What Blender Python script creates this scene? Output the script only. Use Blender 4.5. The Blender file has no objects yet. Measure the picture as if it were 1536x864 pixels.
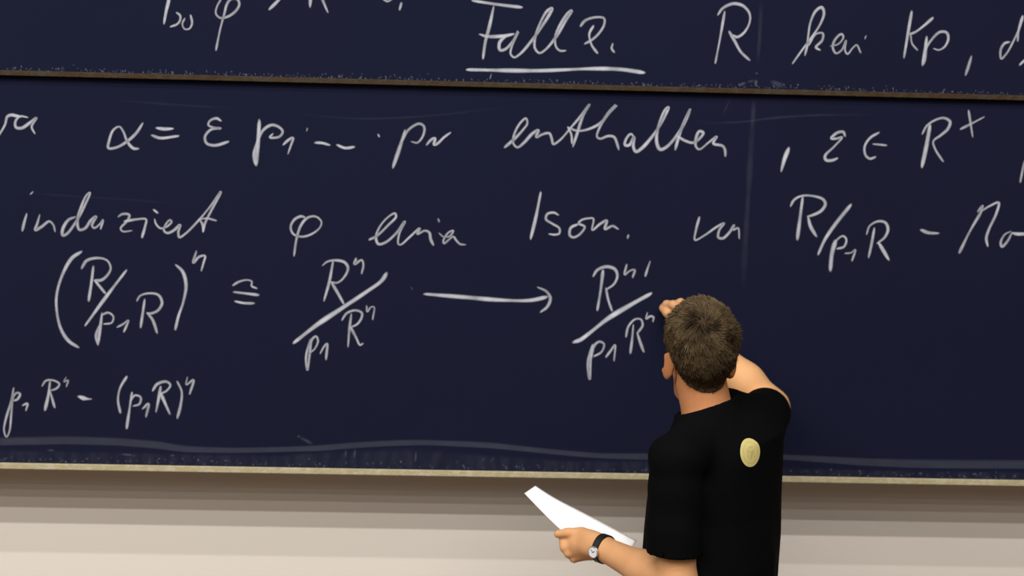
import bpy, math, random
import numpy as np
from mathutils import Vector
from mathutils.bvhtree import BVHTree
from math import sin, cos, radians, pi

sc = bpy.context.scene
C = sc.collection
random.seed(7)
rng = np.random.default_rng(7)

# ------------------------------------------------------------------ camera
W, H = 1536, 864
DIST, FPX = 5.5, 640 * 5.5
YAW, PITCH, ROLL = radians(2.75), radians(15.0), radians(1.9)
AIM = np.array([0.0, 0.0, 1.7])
VD = np.array([sin(YAW) * cos(PITCH), cos(YAW) * cos(PITCH), -sin(PITCH)])
CAM = AIM - DIST * VD
_r = np.cross(VD, [0, 0, 1.0]); _r /= np.linalg.norm(_r)
_u = np.cross(_r, VD)
VR = _r * cos(ROLL) + _u * sin(ROLL)
VU = -_r * sin(ROLL) + _u * cos(ROLL)
cd = bpy.data.cameras.new('camera')
cam = bpy.data.objects.new('camera', cd)
C.objects.link(cam)
from mathutils import Matrix
M = Matrix(((VR[0], VU[0], -VD[0], CAM[0]), (VR[1], VU[1], -VD[1], CAM[1]), (VR[2], VU[2], -VD[2], CAM[2]), (0, 0, 0, 1)))
cam.matrix_world = M
cd.sensor_width = 36
cd.lens = FPX * 36 / W
cd.clip_start = 0.1
cd.clip_end = 60
cd.dof.use_dof = True
cd.dof.focus_distance = 4.75
cd.dof.aperture_fstop = 4.0
sc.camera = cam

# ------------------------------------------------------------------ world, lamps, exposure
sc.view_settings.view_transform = 'Standard'
sc.view_settings.look = 'None'
sc.view_settings.exposure = 0.06
sc.view_settings.gamma = 1.0
sc.view_settings.use_curve_mapping = False
wd = bpy.data.worlds.new('hall_air')
sc.world = wd
wd.use_nodes = True
wd.node_tree.nodes['Background'].inputs[0].default_value = (1.0, 0.84, 0.72, 1)
wd.node_tree.nodes['Background'].inputs[1].default_value = 0.028

# rows of ceiling tubes running parallel to the board, ever further back in the hall
LAMP_Z = 5.45
LAMPS = [(-2.28, 134), (-3.19, 250), (-4.05, 200), (-4.95, 92), (-5.85, 62), (-6.75, 46), (-7.65, 30), (-8.6, 18)]
for y, power in LAMPS:
    ld = bpy.data.lights.new('ceiling_tube_row', 'AREA')
    ld.shape = 'RECTANGLE'
    ld.size, ld.size_y = 9.0, 0.06
    ld.energy = power
    ld.color = (1.0, 0.955, 0.90)
    lo = bpy.data.objects.new('ceiling_tube_row', ld)
    lo.location = (-1.8, y, LAMP_Z)
    C.objects.link(lo)


def P(px, py, y):
    """the point of the plane at depth y that the photograph shows at this pixel"""
    v = VD + VR * (px - W / 2) / FPX - VU * (py - H / 2) / FPX
    return CAM + v * ((y - CAM[1]) / v[1])


# ------------------------------------------------------------------ materials
def mat(name, color, rough=0.7, spec=0.3, noise=None, bump=None):
    """noise = (scale, other colour, low, high); bump = (scale, strength)"""
    m = bpy.data.materials.new(name)
    m.use_nodes = True
    nt = m.node_tree
    b = nt.nodes['Principled BSDF']
    b.inputs['Base Color'].default_value = (*color, 1)
    b.inputs['Roughness'].default_value = rough
    b.inputs['Specular IOR Level'].default_value = spec
    tc = nt.nodes.new('ShaderNodeTexCoord')
    if noise:
        n = nt.nodes.new('ShaderNodeTexNoise')
        n.inputs['Scale'].default_value = noise[0]
        n.inputs['Detail'].default_value = 5
        r = nt.nodes.new('ShaderNodeMapRange')
        r.inputs[1].default_value, r.inputs[2].default_value = noise[2], noise[3]
        mx = nt.nodes.new('ShaderNodeMix'); mx.data_type = 'RGBA'
        mx.inputs[6].default_value = (*color, 1)
        mx.inputs[7].default_value = (*noise[1], 1)
        nt.links.new(tc.outputs['Object'], n.inputs['Vector'])
        nt.links.new(n.outputs['Fac'], r.inputs[0])
        nt.links.new(r.outputs[0], mx.inputs[0])
        nt.links.new(mx.outputs[2], b.inputs['Base Color'])
    if bump:
        n = nt.nodes.new('ShaderNodeTexNoise')
        n.inputs['Scale'].default_value = bump[0]
        n.inputs['Detail'].default_value = 6
        bp = nt.nodes.new('ShaderNodeBump')
        bp.inputs['Strength'].default_value = bump[1]
        bp.inputs['Distance'].default_value = 0.01
        nt.links.new(tc.outputs['Object'], n.inputs['Vector'])
        nt.links.new(n.outputs['Fac'], bp.inputs['Height'])
        nt.links.new(bp.outputs[0], b.inputs['Normal'])
    return m


def cover_mat(name, color, grain=None, strength=1.0):
    """chalk: a diffuse layer that covers the board as much as the attribute 'cover' says, broken by grain"""
    m = bpy.data.materials.new(name)
    m.use_nodes = True
    nt = m.node_tree
    nt.nodes.remove(nt.nodes['Principled BSDF'])
    out = nt.nodes['Material Output']
    d = nt.nodes.new('ShaderNodeBsdfDiffuse'); d.inputs[0].default_value = (*color, 1)
    t = nt.nodes.new('ShaderNodeBsdfTransparent')
    mx = nt.nodes.new('ShaderNodeMixShader')
    at = nt.nodes.new('ShaderNodeAttribute'); at.attribute_name = 'cover'
    mul = nt.nodes.new('ShaderNodeMath'); mul.operation = 'MULTIPLY'; mul.use_clamp = True
    mul.inputs[1].default_value = strength
    nt.links.new(at.outputs['Fac'], mul.inputs[0])
    last = mul.outputs[0]
    if grain:
        for (sc_, lo_, hi_, tomin, stretch) in grain:
            tc = nt.nodes.new('ShaderNodeTexCoord')
            mp = nt.nodes.new('ShaderNodeMapping'); mp.inputs['Scale'].default_value = stretch
            n = nt.nodes.new('ShaderNodeTexNoise'); n.inputs['Scale'].default_value = sc_; n.inputs['Detail'].default_value = 3
            r = nt.nodes.new('ShaderNodeMapRange')
            r.inputs[1].default_value, r.inputs[2].default_value, r.inputs[3].default_value = lo_, hi_, tomin
            m2 = nt.nodes.new('ShaderNodeMath'); m2.operation = 'MULTIPLY'
            nt.links.new(tc.outputs['Object'], mp.inputs[0])
            nt.links.new(mp.outputs[0], n.inputs['Vector'])
            nt.links.new(n.outputs['Fac'], r.inputs[0])
            nt.links.new(r.outputs[0], m2.inputs[0])
            nt.links.new(last, m2.inputs[1])
            last = m2.outputs[0]
    nt.links.new(last, mx.inputs[0])
    nt.links.new(t.outputs[0], mx.inputs[1])
    nt.links.new(d.outputs[0], mx.inputs[2])
    nt.links.new(mx.outputs[0], out.inputs[0])
    return m


M_WALL = mat('painted_wall', (0.785, 0.745, 0.69), 0.85, 0.15, (1.5, (0.775, 0.74, 0.675), 0.35, 0.65), (160, 0.05))
M_FLOOR = mat('hall_floor', (0.19, 0.13, 0.09), 0.5, 0.3, (6, (0.16, 0.11, 0.075), 0.4, 0.6))
M_BOARD = mat('navy_board', (0.0106, 0.0118, 0.0325), 0.85, 0.03, (1.6, (0.0096, 0.0122, 0.0310), 0.35, 0.65))
M_STRIP = mat('cream_edging', (0.45, 0.40, 0.24), 0.6, 0.2, (60, (0.56, 0.51, 0.38), 0.45, 0.75), (250, 0.3))
M_WOOD = mat('dark_wood_edging', (0.050, 0.029, 0.013), 0.7, 0.15, (45, (0.055, 0.046, 0.032), 0.4, 0.7), (200, 0.3))
M_CHALK = cover_mat('white_chalk', (0.70, 0.735, 0.83), [(420, 0.22, 0.5, 0.62, (1, 1, 1)), (28, 0.3, 0.6, 0.75, (1, 1, 1))])
M_SMEAR = cover_mat('wiped_chalk', (0.44, 0.50, 0.60), [(14, 0.25, 0.7, 0.7, (1, 1, 2))])
M_FILM = cover_mat('chalk_film', (0.42, 0.44, 0.5), [(30, 0.40, 0.68, 0.25, (1.4, 1, 0.35)), (220, 0.35, 0.7, 0.5, (1, 1, 1))])
M_SKIN = mat('skin', (0.60, 0.325, 0.155), 0.6, 0.2, None, (400, 0.05))
_nt = M_SKIN.node_tree                               # redder neck, ears and face; neck shade and forearm light put into the colour
_at = _nt.nodes.new('ShaderNodeAttribute'); _at.attribute_name = 'ruddy_shade'
_n = _nt.nodes.new('ShaderNodeTexNoise'); _n.inputs['Scale'].default_value = 30
_ad = _nt.nodes.new('ShaderNodeMath'); _ad.operation = 'MULTIPLY_ADD'
_ad.inputs[1].default_value = 0.25
_cr = _nt.nodes.new('ShaderNodeValToRGB')
_cr.color_ramp.elements[0].position = 0.12; _cr.color_ramp.elements[0].color = (0.73, 0.40, 0.185, 1)
_cr.color_ramp.elements[1].position = 1.12; _cr.color_ramp.elements[1].color = (0.45, 0.18, 0.072, 1)
_e = _cr.color_ramp.elements.new(0.5); _e.color = (0.60, 0.315, 0.150, 1)
_nt.links.new(_n.outputs['Fac'], _ad.inputs[0])
_nt.links.new(_at.outputs['Fac'], _ad.inputs[2])
_nt.links.new(_ad.outputs[0], _cr.inputs[0])
_nt.links.new(_cr.outputs[0], _nt.nodes['Principled BSDF'].inputs['Base Color'])
M_SHIRT = mat('black_cotton', (0.0026, 0.0028, 0.0032), 0.95, 0.04, None, (22, 0.25))
M_JEANS = mat('dark_denim', (0.02, 0.028, 0.05), 0.9, 0.15, (90, (0.03, 0.04, 0.065), 0.4, 0.6), (300, 0.2))
M_SHOE = mat('dark_leather', (0.02, 0.017, 0.015), 0.5, 0.4)
M_SOLE = mat('rubber_sole', (0.05, 0.05, 0.05), 0.9, 0.2)
M_PAPER = mat('white_paper', (0.97, 0.97, 0.99), 0.8, 0.2)
M_STRAP = mat('black_strap', (0.008, 0.008, 0.009), 0.5, 0.4)
M_STEEL = mat('steel_case', (0.55, 0.55, 0.57), 0.3, 0.5)
M_STEEL.node_tree.nodes['Principled BSDF'].inputs['Metallic'].default_value = 0.8
M_DIAL = mat('white_dial', (0.72, 0.73, 0.78), 0.4, 0.4)
M_EYE = mat('eye_white', (0.75, 0.73, 0.70), 0.3, 0.5)
M_IRIS = mat('dark_iris', (0.04, 0.03, 0.02), 0.3, 0.5)
M_STICK = mat('chalk_stick', (0.85, 0.84, 0.82), 0.95, 0.1)


# ------------------------------------------------------------------ mesh helpers
def mesh_obj(name, verts, faces, m, parent=None, smooth=False):
    me = bpy.data.meshes.new(name)
    me.from_pydata([tuple(map(float, v)) for v in verts], [], [tuple(map(int, f)) for f in faces])
    me.update()
    if smooth:
        me.polygons.foreach_set('use_smooth', np.ones(len(me.polygons), dtype=bool))
    if m:
        me.materials.append(m)
    o = bpy.data.objects.new(name, me)
    C.objects.link(o)
    if parent:
        o.parent = parent
        o.matrix_parent_inverse = Matrix.Translation(-Vector(parent.location))
    return o


def tag(o, label, cat=None, group=None, kind=None):
    if label: o['label'] = label
    if cat: o['category'] = cat
    if group: o['group'] = group
    if kind: o['kind'] = kind
    return o


def thing(name, loc, label, cat):
    o = bpy.data.objects.new(name, None)
    o.location = tuple(map(float, loc))
    o.empty_display_size = 0.1
    C.objects.link(o)
    return tag(o, label, cat)


def box(name, lo, hi, m, parent=None, bevel=0.0):
    x0, y0, z0 = lo; x1, y1, z1 = hi
    v = [(x0, y0, z0), (x1, y0, z0), (x1, y1, z0), (x0, y1, z0), (x0, y0, z1), (x1, y0, z1), (x1, y1, z1), (x0, y1, z1)]
    f = [(3, 2, 1, 0), (4, 5, 6, 7), (0, 1, 5, 4), (1, 2, 6, 5), (2, 3, 7, 6), (3, 0, 4, 7)]
    o = mesh_obj(name, v, f, m, parent)
    if bevel:
        b = o.modifiers.new('edge', 'BEVEL'); b.width = bevel; b.segments = 2
    return o


def spline(pts, step=2.0):
    """Catmull-Rom through the points, resampled"""
    p = np.array(pts, float)
    if len(p) == 2:
        n = max(2, int(np.linalg.norm(p[1] - p[0]) / step) + 1)
        t = np.linspace(0, 1, n)[:, None]
        return p[0] * (1 - t) + p[1] * t
    q = np.vstack([2 * p[0] - p[1], p, 2 * p[-1] - p[-2]])
    out = []
    for i in range(1, len(q) - 2):
        a, b, c, d = q[i - 1], q[i], q[i + 1], q[i + 2]
        # centripetal knots keep tight handwriting from overshooting
        k = lambda u, v: max(np.linalg.norm(v - u) ** 0.5, 1e-3)
        t0 = 0; t1 = t0 + k(a, b); t2 = t1 + k(b, c); t3 = t2 + k(c, d)
        n = max(2, int(np.linalg.norm(c - b) / step) + 1)
        for t in np.linspace(t1, t2, n, endpoint=False):
            A1 = (t1 - t) / (t1 - t0) * a + (t - t0) / (t1 - t0) * b
            A2 = (t2 - t) / (t2 - t1) * b + (t - t1) / (t2 - t1) * c
            A3 = (t3 - t) / (t3 - t2) * c + (t - t2) / (t3 - t2) * d
            B1 = (t2 - t) / (t2 - t0) * A1 + (t - t0) / (t2 - t0) * A2
            B2 = (t3 - t) / (t3 - t1) * A2 + (t - t1) / (t3 - t1) * A3
            out.append((t2 - t) / (t2 - t1) * B1 + (t - t1) / (t2 - t1) * B2)
    out.append(p[-1])
    return np.array(out)


# ------------------------------------------------------------------ the setting
G = 0.14                                            # gap between the board's face and the wall behind it
wall = box('wall_back', (-4.2, G, 0.0), (4.6, G + 0.15, 5.6), M_WALL); wall['kind'] = 'structure'
floor = box('floor', (-4.2, -10.0, -0.12), (4.6, G + 0.15, 0.0), M_FLOOR); floor['kind'] = 'structure'

STRIP_Z = 1.239                                      # middle of the lower edging
UP_Y = -0.013                                        # the upper board slides in front of the lower
UZ = 0.5 * (P(0, 108.8, UP_Y)[2] + P(1536, 146.7, UP_Y)[2])
lower = thing('blackboard', (0.2, 0.0, STRIP_Z - 0.0085), 'lower navy sliding blackboard with the isomorphism formulas and the long arrow, cream bottom edge', 'blackboard')
upper = thing('blackboard', (0.2, UP_Y, UZ - 0.008), 'upper navy sliding blackboard with the underlined chalk heading, dark wood bottom edge', 'blackboard')
BX0, BX1 = -1.9, 2.3
box('panel', (BX0, 0.0, STRIP_Z), (BX1, 0.02, 2.42), M_BOARD, lower)
tag(box('edge_strip', (BX0, -0.005, STRIP_Z - 0.0070), (BX1, 0.021, STRIP_Z + 0.0068), M_STRIP, lower, 0.001), 'cream bottom edging strip')
box('panel', (BX0, UP_Y, UZ), (BX1, UP_Y + 0.010, 3.36), M_BOARD, upper)
tag(box('edge_strip', (BX0, UP_Y - 0.004, UZ - 0.0055), (BX1, UP_Y + 0.011, UZ + 0.0058), M_WOOD, upper, 0.001), 'brown wooden bottom edging strip')

# ------------------------------------------------------------------ chalk writing, traced: name | label | width: points ; width: points
UPPER_TEXT = '''
chalk_stroke|slanted chalk stroke cut by the frame top|5:253,-8 253,0 249,18 246,35
chalk_letter|small open chalk hook|4:265,19 270,23 270.5,29 266,36 256,40
chalk_letter|small chalk zero|3.6:277,28 273.5,36 277,43.5 284,43 288,35 286,23
chalk_letter|chalk letter phi|4:332,-2 325,11 324,21 331,27 342.5,24.5 354,16 359,6 356,-1 347,-1.5 341,5 336,22.5 330,45 324,75
chalk_stroke|chalk slash cut by the frame top|4.5:425,-8 418,0 404,14
chalk_letter|feet of a chalk letter R|4.5:466,-6 465,10;4.5:482,-6 484,0 491.5,18
chalk_mark|chalk semicolon|4:575,-1 581.5,2 588,-1;5:602,5 599.5,14
chalk_word|chalk word Fall|5:709,1 745,6.5 782.5,11;5:740.5,10 734,40 728,63 724.5,87.5;5:720,51.5 730,54.5 755,54 770,51;4.6:770,51 757.5,55 749,65 750,75 757.5,74 770,61 777,47.5 767.5,70 766,81 771,86 780,81 797.5,61 812.5,40 825,20 828,12.5 821,16 810,35 802.5,57.5 802.5,72.5 809,79.5 817.5,75 832.5,57.5 847.5,32.5 857.5,16 852.5,19 840,37.5 833,55 834,70 840,76 848,76
chalk_digit|chalk digit 2|4.5:871,39 877.5,31 892.5,26 906,27.5 906,37.5 897.5,51 887.5,60 877.5,65.5;4.5:890,39 884,51 887.5,67.5 896,79.5
chalk_dot|chalk full stop|5:919,66 917.5,72.5 921,78
chalk_underline|long chalk underline|6:701,104.5 805,106 892,103 930,104 966,109
chalk_tick|faint small chalk tick|2.4:737,111 735,118
chalk_letter|chalk letter R|4.5:1077,22 1084,12.5 1100,5.5 1115,9 1124.5,21 1124,35 1115,50 1105.5,55.5 1100,53;4:1087,17.5 1081,52.5 1073,94.5;5:1094,47.5 1102.5,62.5 1111,77.5 1124,90
chalk_word|chalk word kein|4.2:1189,95 1202.5,76 1217.5,56 1231,35 1236,19 1232.5,11 1224,16 1216,32.5 1212.5,52.5 1211,67.5 1207.5,82.5;4:1213,68 1224,51 1234,50 1233.5,60 1224,71 1230,75;3.6:1246,69 1257.5,66 1265,56 1262.5,51 1254,57.5 1249,70 1254,80 1262.5,75 1269,61 1267.5,75 1271,81 1280,71 1285,67.5 1291,79;3:1299,54 1297.5,58
chalk_letter|chalk letter K|5:1367.5,17.5 1362,50 1356,86;5:1399,27 1386.5,38 1373,48 1365,51;4:1366,51 1368,65 1376,75
chalk_letter|chalk letter p|6:1390,56 1388,75 1386,90 1384,97;4.2:1384,93 1388,75 1397,60 1410,48 1420,49 1422.5,58 1417,70 1408,75 1401,73
chalk_comma|slanted chalk comma|5:1457,85 1452.5,100 1448.5,112
chalk_letter|chalk letter d|4:1514,63 1507,65 1501,75 1502,88 1510,80 1520,62 1530,40 1534,24;5:1534,25 1528,45 1526.5,61
chalk_dot|chalk dot at the frame edge|5:1530,97 1538,89
'''
LOWER_TEXT = '''
chalk_word|end of a chalk word cut by the frame|4.5:-4,206 0,200 7.5,187 11,175 17,172.5 25,174 31,175;4.5:41,176 30,174.5 23,182.5 24,191 32.5,192 45,184 54.5,177 47.5,190 52,200
chalk_letter|chalk letter alpha|4.5:214,185 204,200 190,212.5 175,221 162.5,222 164,210 170,195 179,190 185,197.5 191,212.5 200,222.5 207.5,223
chalk_sign|chalk equals sign|5:235,192 246,193.5 259,193;5:228,203 240,207 267.5,204
chalk_letter|chalk letter epsilon|4.5:331,181 325,177.5 315,181 312.5,187.5 319,191 331,192.5 317,194 307.5,205 310,215 322.5,218 342.5,212.5
chalk_letter|chalk letter p with subscript 1|6.5:389,181 387.5,207.5 384,247;5:388,207 381,230 383,246;4.5:387,210 395,195 407.5,187.5 419,191 424,197.5 419,205 405,206 409,201;4:425,217 432.5,210 439.5,207 436,219 432,230.5
chalk_dot|small chalk dot|3.6:461,193 460,196
chalk_dash|short chalk dash|5:473,214 483,214.5 494,217.5
chalk_dash|short chalk dash|5:506,217.5 517.5,222 531,220.5
chalk_dot|small chalk dot|4.5:567.5,202 568.5,204.5
chalk_letter|chalk letter p with subscript n|5.5:607.5,196 600,220 589.5,251;4.2:602.5,212.5 612.5,195 629,185.5 636,190 635,202.5 626,214 617.5,212.5;4.5:640,217 647.5,209 652.5,207.5 651,217 656,215.5 666,206 675.5,199
chalk_word|chalk word enthalten|4.5:757,221 772.5,207.5 785,194 791,185 789,177.5 780,185 771,202.5 770,215 776,221 786,214 799,200 807.5,195.5 804.5,205.5 815,201 824,200 827.5,207.5 830,216 840,210 857.5,190 872.5,172.5 884,157 875,172.5 865,202.5 859.5,219.5;4:852,191 857,202 858,215;4.8:852.5,191 865,196 880,194.5 900,185 915,167.5 924.5,157.5 912.5,170 900,190 895.5,205 900,208 912.5,204 921,205.5 925.5,215 928,224;5:951,205 946,201 939,209 937.5,217.5 944,217.5 951,205.5 950,220 954,227.5 962.5,222.5 980,202.5 994,181 1002.5,161 997.5,165 987.5,190 985,212.5 990,224 999,221 1017.5,200 1030,177.5 1035,164 1025,185 1016,212.5 1013,224;4.5:1016,204 1027.5,211 1040,214 1051,206 1055,199 1049,197 1044,207.5 1044,220 1049,224 1062.5,214 1075,205 1070,215 1084,219 1087.5,225 1088,234
chalk_comma|slanted chalk comma|6:1183,222.5 1177,238 1172,256
chalk_letter|chalk letter epsilon|4.5:1267.5,204 1265,198 1256,199 1247,207.5 1254,208 1263,206 1251,220 1237.5,234 1239,240 1248,240.5 1256,237.5
chalk_sign|chalk element-of sign|4.6:1318,199 1305,207 1297,220 1298.5,233 1305,238 1313,235.5;4:1310,216 1329.5,218
chalk_letter|chalk letter R|4.4:1383.6,200.6 1390,189 1403,180 1416,177 1425,182.5 1422,193 1411,203 1400,212 1403,224 1414.5,242;6.5:1395,188 1390,217 1383,250
chalk_sign|raised chalk cross|4:1453,166 1456,186 1459,205;4:1441,193.5 1460,184 1476,175.5
chalk_stroke|chalk stroke cut by the frame edge|4.5:1538,240 1535.5,248 1530.5,273
chalk_letter|chalk letter i|4:49,288 46,291;4.4:40,321 36,335 33.5,346
chalk_letter|chalk letter n|4.2:59.5,322.5 56,335 53,345 62.5,340 74,332 80,337.5 82.5,347
chalk_word|chalk letters du|4.5:112.5,325.5 102.5,330 94,344 94,353 100,351 112.5,335 125,312.5 135,289 130,292.5 121,312.5 116,332.5 119,344.5 127.5,342.5 136,331 144,325 138,338 141,342 150,336 154.5,330 151,343
chalk_word|chalk letters ziert|4:177.5,325 184,321 194,322.5 191,331 181,342.5 184,347 197.5,346;4.5:187,332 205,329 219,329 217.5,340 213,356;5:231,315 236,319;4:232,329 234,336 241,342.5 250,340 257.5,332.5 255,330 249,336 246,346 251,349.5 260,346 270,337.5 267.5,347.5 269,356 277.5,351 297.5,331 315,310 331,288 316,317.5 307.5,335 304.5,347.5;3.5:297.5,329.5 310,327.5 324.5,331;4:299,329 304,337 305,347
chalk_letter|chalk letter phi|4:457.5,326 451,324.5 441,330 436,341 440,351 452.5,355 467.5,351 480,341 482,332.5 474,325 462.5,326 452.5,336 445.5,355 441,383.5
chalk_word|chalk word einen|4.2:554,359.5 565,354 582.5,337.5 594,325 592.5,320 580,327.5 567.5,344 564,357.5 567.5,366 577.5,364 595,349 607,332.5 599,350 597.5,366 601,367 615,355 629.5,342.5 626,351 637.5,346 644,349 646,359 650,367.5;5:657.5,329 658.5,332;3.6:659,350 665,355 675,354 680,346 672.5,349 665,361 666,365 680,355 684,360 690,366 698,367
chalk_word|chalk word Isom|5:811,289 804,325 796,358;4:837.5,322.5 831,319 821,321 819,329 827.5,335 839,342.5 839,350 832,352 824,351;4.2:867.5,336 856,342 855,353.5 861,356 871,350 877,340 868,335 872.5,330 882.5,327.5 890,328 888.5,345 900,336 910,331 907.5,343.5 919,339 927,343.5
chalk_dot|small chalk full stop|4.5:942.5,353 941.5,357
chalk_word|chalk word von|4.2:1049,326 1044,345 1042.5,360 1057.5,352.5 1074,341 1086,335 1079,345 1077.5,356 1084,357.5 1095,347.5 1101,337.5 1100,345 1107,342 1109,357.5
chalk_letter|chalk letter R|4.6:1186,309 1191,300 1202,294 1219.5,294 1234.5,299 1238,306 1232,316 1218,323 1212,324.5;5.5:1204,296 1200,327.5 1196,359;5:1212,325 1216,340 1224.5,354.5
chalk_slash|slanted chalk fraction stroke|6:1276,307.5 1252,337.5 1237,360 1227.5,381
chalk_letter|chalk letter p with subscript 1|7.5:1253,362 1248,380 1245.5,405;4.2:1249,376 1254.5,361 1264.5,354 1269.5,359 1266,370 1256,373;4:1268,380 1277,379 1283,374.5 1278,391
chalk_letter|chalk letter R|4.3:1300,351 1304.5,339 1317,332 1328,334 1332,344 1327,356 1316,365;4.5:1311.5,342.5 1307.5,365 1303,386;5.2:1318,364 1324.5,375 1333,389.5
chalk_dash|thick chalk dash|5.8:1382,345 1392,349 1407,350
chalk_letter|chalk letter M|5:1439,379 1454.5,347.5 1472,317.5;5:1467,317 1474,308.5 1471,318;4.5:1471,317.5 1484.5,309 1498,304 1494.5,320 1483,345 1479.5,357.5 1481.5,369
chalk_letter|chalk letter o with a tail|4:1516,347 1507,352 1501,364 1503,370 1511,362 1517.5,350;5:1518,349.5 1527,351 1542,350.5
chalk_bracket|large opening chalk bracket|5:122,377.5 107.5,387.5 92.5,415 85,442.5 85,465 91,492.5 102.5,511 117.5,521
chalk_letter|chalk letter R|4.5:122.5,402.5 130,391 147.5,387 161,391 166,402.5 160,414 151,420.5 143,420;5:140,400 137,425 133,451;5.5:142.5,421 157.5,439.5
chalk_slash|slanted chalk fraction stroke|5:189.5,405.5 160,444 128,488
chalk_letter|chalk letter p with subscript 1|4.5:153,470 150.5,490 147,517;4:150,487 144,503 146,516;4:152.5,472.5 162.5,469 170,475 167.5,484 156,486;4.2:176,490.5 185,486 192.5,480.5 186,497.5
chalk_letter|chalk letter R|4.5:205.5,451 210,444 222.5,440 237.5,442.5 243,454 237.5,465 227.5,470 221,470;4.6:217,449.5 211,491;5:221,469.5 229,480 235.5,499
chalk_bracket|large closing chalk bracket|5:264,397.5 274,407.5 279,427.5 275,452.5 267.5,475 263,494
chalk_letter|raised chalk letter n|4.2:294.5,377 290,394 299,385 307.5,384 305,395 302,406
chalk_sign|chalk congruence sign|4:349.5,428 357.5,423 370,420 377.5,422 377.5,429 385,432.5;5:351,438 387.5,442.5;5:353,452 365,454.5 380.5,455
chalk_letter|chalk letter R|4.2:484,398 491,392.5 505,390.5 517.5,394 522,402.5 516,416 506,424 496,423;4.4:499.5,392.5 494,422.5 486,451;5.2:497.5,424 507.5,441 515.5,455.5
chalk_letter|raised chalk letter n|4.6:534,388 532,396 542.5,390 545,397 542.5,410
chalk_slash|long slanted chalk fraction stroke|7:579.5,410.5 572.5,421 550,437.5 512.5,462.5 475,487.5 441,514
chalk_letter|chalk letter p with subscript 1|4:465.5,509 459,535 461,555 464.5,530 467.5,510 474,504.5 477,511 472.5,522.5 464,530;4:480.5,530 486,520 490.5,515.5 489,539
chalk_letter|chalk letter R|4:513,480 520,470 532.5,465.5 542.5,469 542.5,476 536,486 526,491;4:527,471 524,495 522,520;4.6:526,491 534,506 540,517.5 544,515.5
chalk_letter|raised chalk letter n|3.6:550,459 551,467.5 556,461 561,460.5 559,479
chalk_dot|tiny faint chalk dot|2:617,431 618,434
chalk_arrow|long chalk arrow pointing right|6.6:637.5,441 700,446 750,450 795,450.5 820,445.5;4.6:807,431 820,437.5 825.5,447.5 821,460 811,468
chalk_letter|chalk letter R|5:890,414 896,405 910,400 922.5,404 926,414 921,426 910,434;5:904.5,406 901,435 896,465;4.5:909,432.5 912.5,450 918,466
chalk_letter|raised chalk letter n with a prime|4.2:940,397 937,412 945,406 952,405 949,416;4.2:975,392.5 971,404 968,414
chalk_slash|long slanted chalk fraction stroke|7.2:976,440.5 950,455 912.5,477.5 882.5,501 870,510 861,513
chalk_letter|chalk letter p with subscript 1|4.6:889,517.5 882,545 884.5,568.5 886,540 888,530;4.6:886,537 891,519 899,512.5 906,516 902.5,527.5 891,534.5;4:909,535.5 917.5,524 922.5,517.5 921,541
chalk_letter|chalk letter R|4.2:939,505 942.5,490 952.5,479 961,479 964,487.5 956,500;4.2:950,487.5 948,510 945.5,530;5:956,500 960,512.5 965.5,527.5
chalk_letter|raised chalk letter n|3.6:971,469 969.5,478 975,474.5 980,475.5 979.5,482.5
chalk_letter|chalk letter p with subscript 1|3.8:20.5,582 17.5,600 9,627.5 6,645 9.5,655.5 14,647.5 17,620 20,595 26,589 30,591 26,599 20,601;4.2:34,608 41,605.5 39,615.5
chalk_letter|chalk letter R|4:63,579 69,571 80,570.5 89,576 85,582.5 75,586;5:75,572.5 72.5,592.5 67.5,615;4.6:75,587 82,611
chalk_letter|raised chalk letter n|3.2:99,566 96,572.5 102,570.5 99.5,580
chalk_dash|thick chalk dash|7.5:119,595 126,597.5 130,598;3.5:126,598.5 137,598.5
chalk_bracket|small opening chalk bracket|4.5:190,565 180,582.5 177,600 180.5,619
chalk_letter|chalk letter p with subscript 1|4.6:198,589 194,615 190,642.5;4:195,602.5 202.5,593 211,596 209,606 200,609;4.5:214,613 222.5,606 219,625
chalk_letter|chalk letter R|4.4:229,586 236,576 250,572.5 255.5,577.5 250,586 240,591;4.6:241,580 238,597.5 234,617.5;5.5:241,590 254.5,620.5
chalk_bracket|small closing chalk bracket|4.5:266,572.5 272.5,587.5 271,607.5 266,627
chalk_letter|raised chalk letter n|3.8:281,566 279.5,577 290,570 284.5,591
'''
layer = [0]


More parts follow.
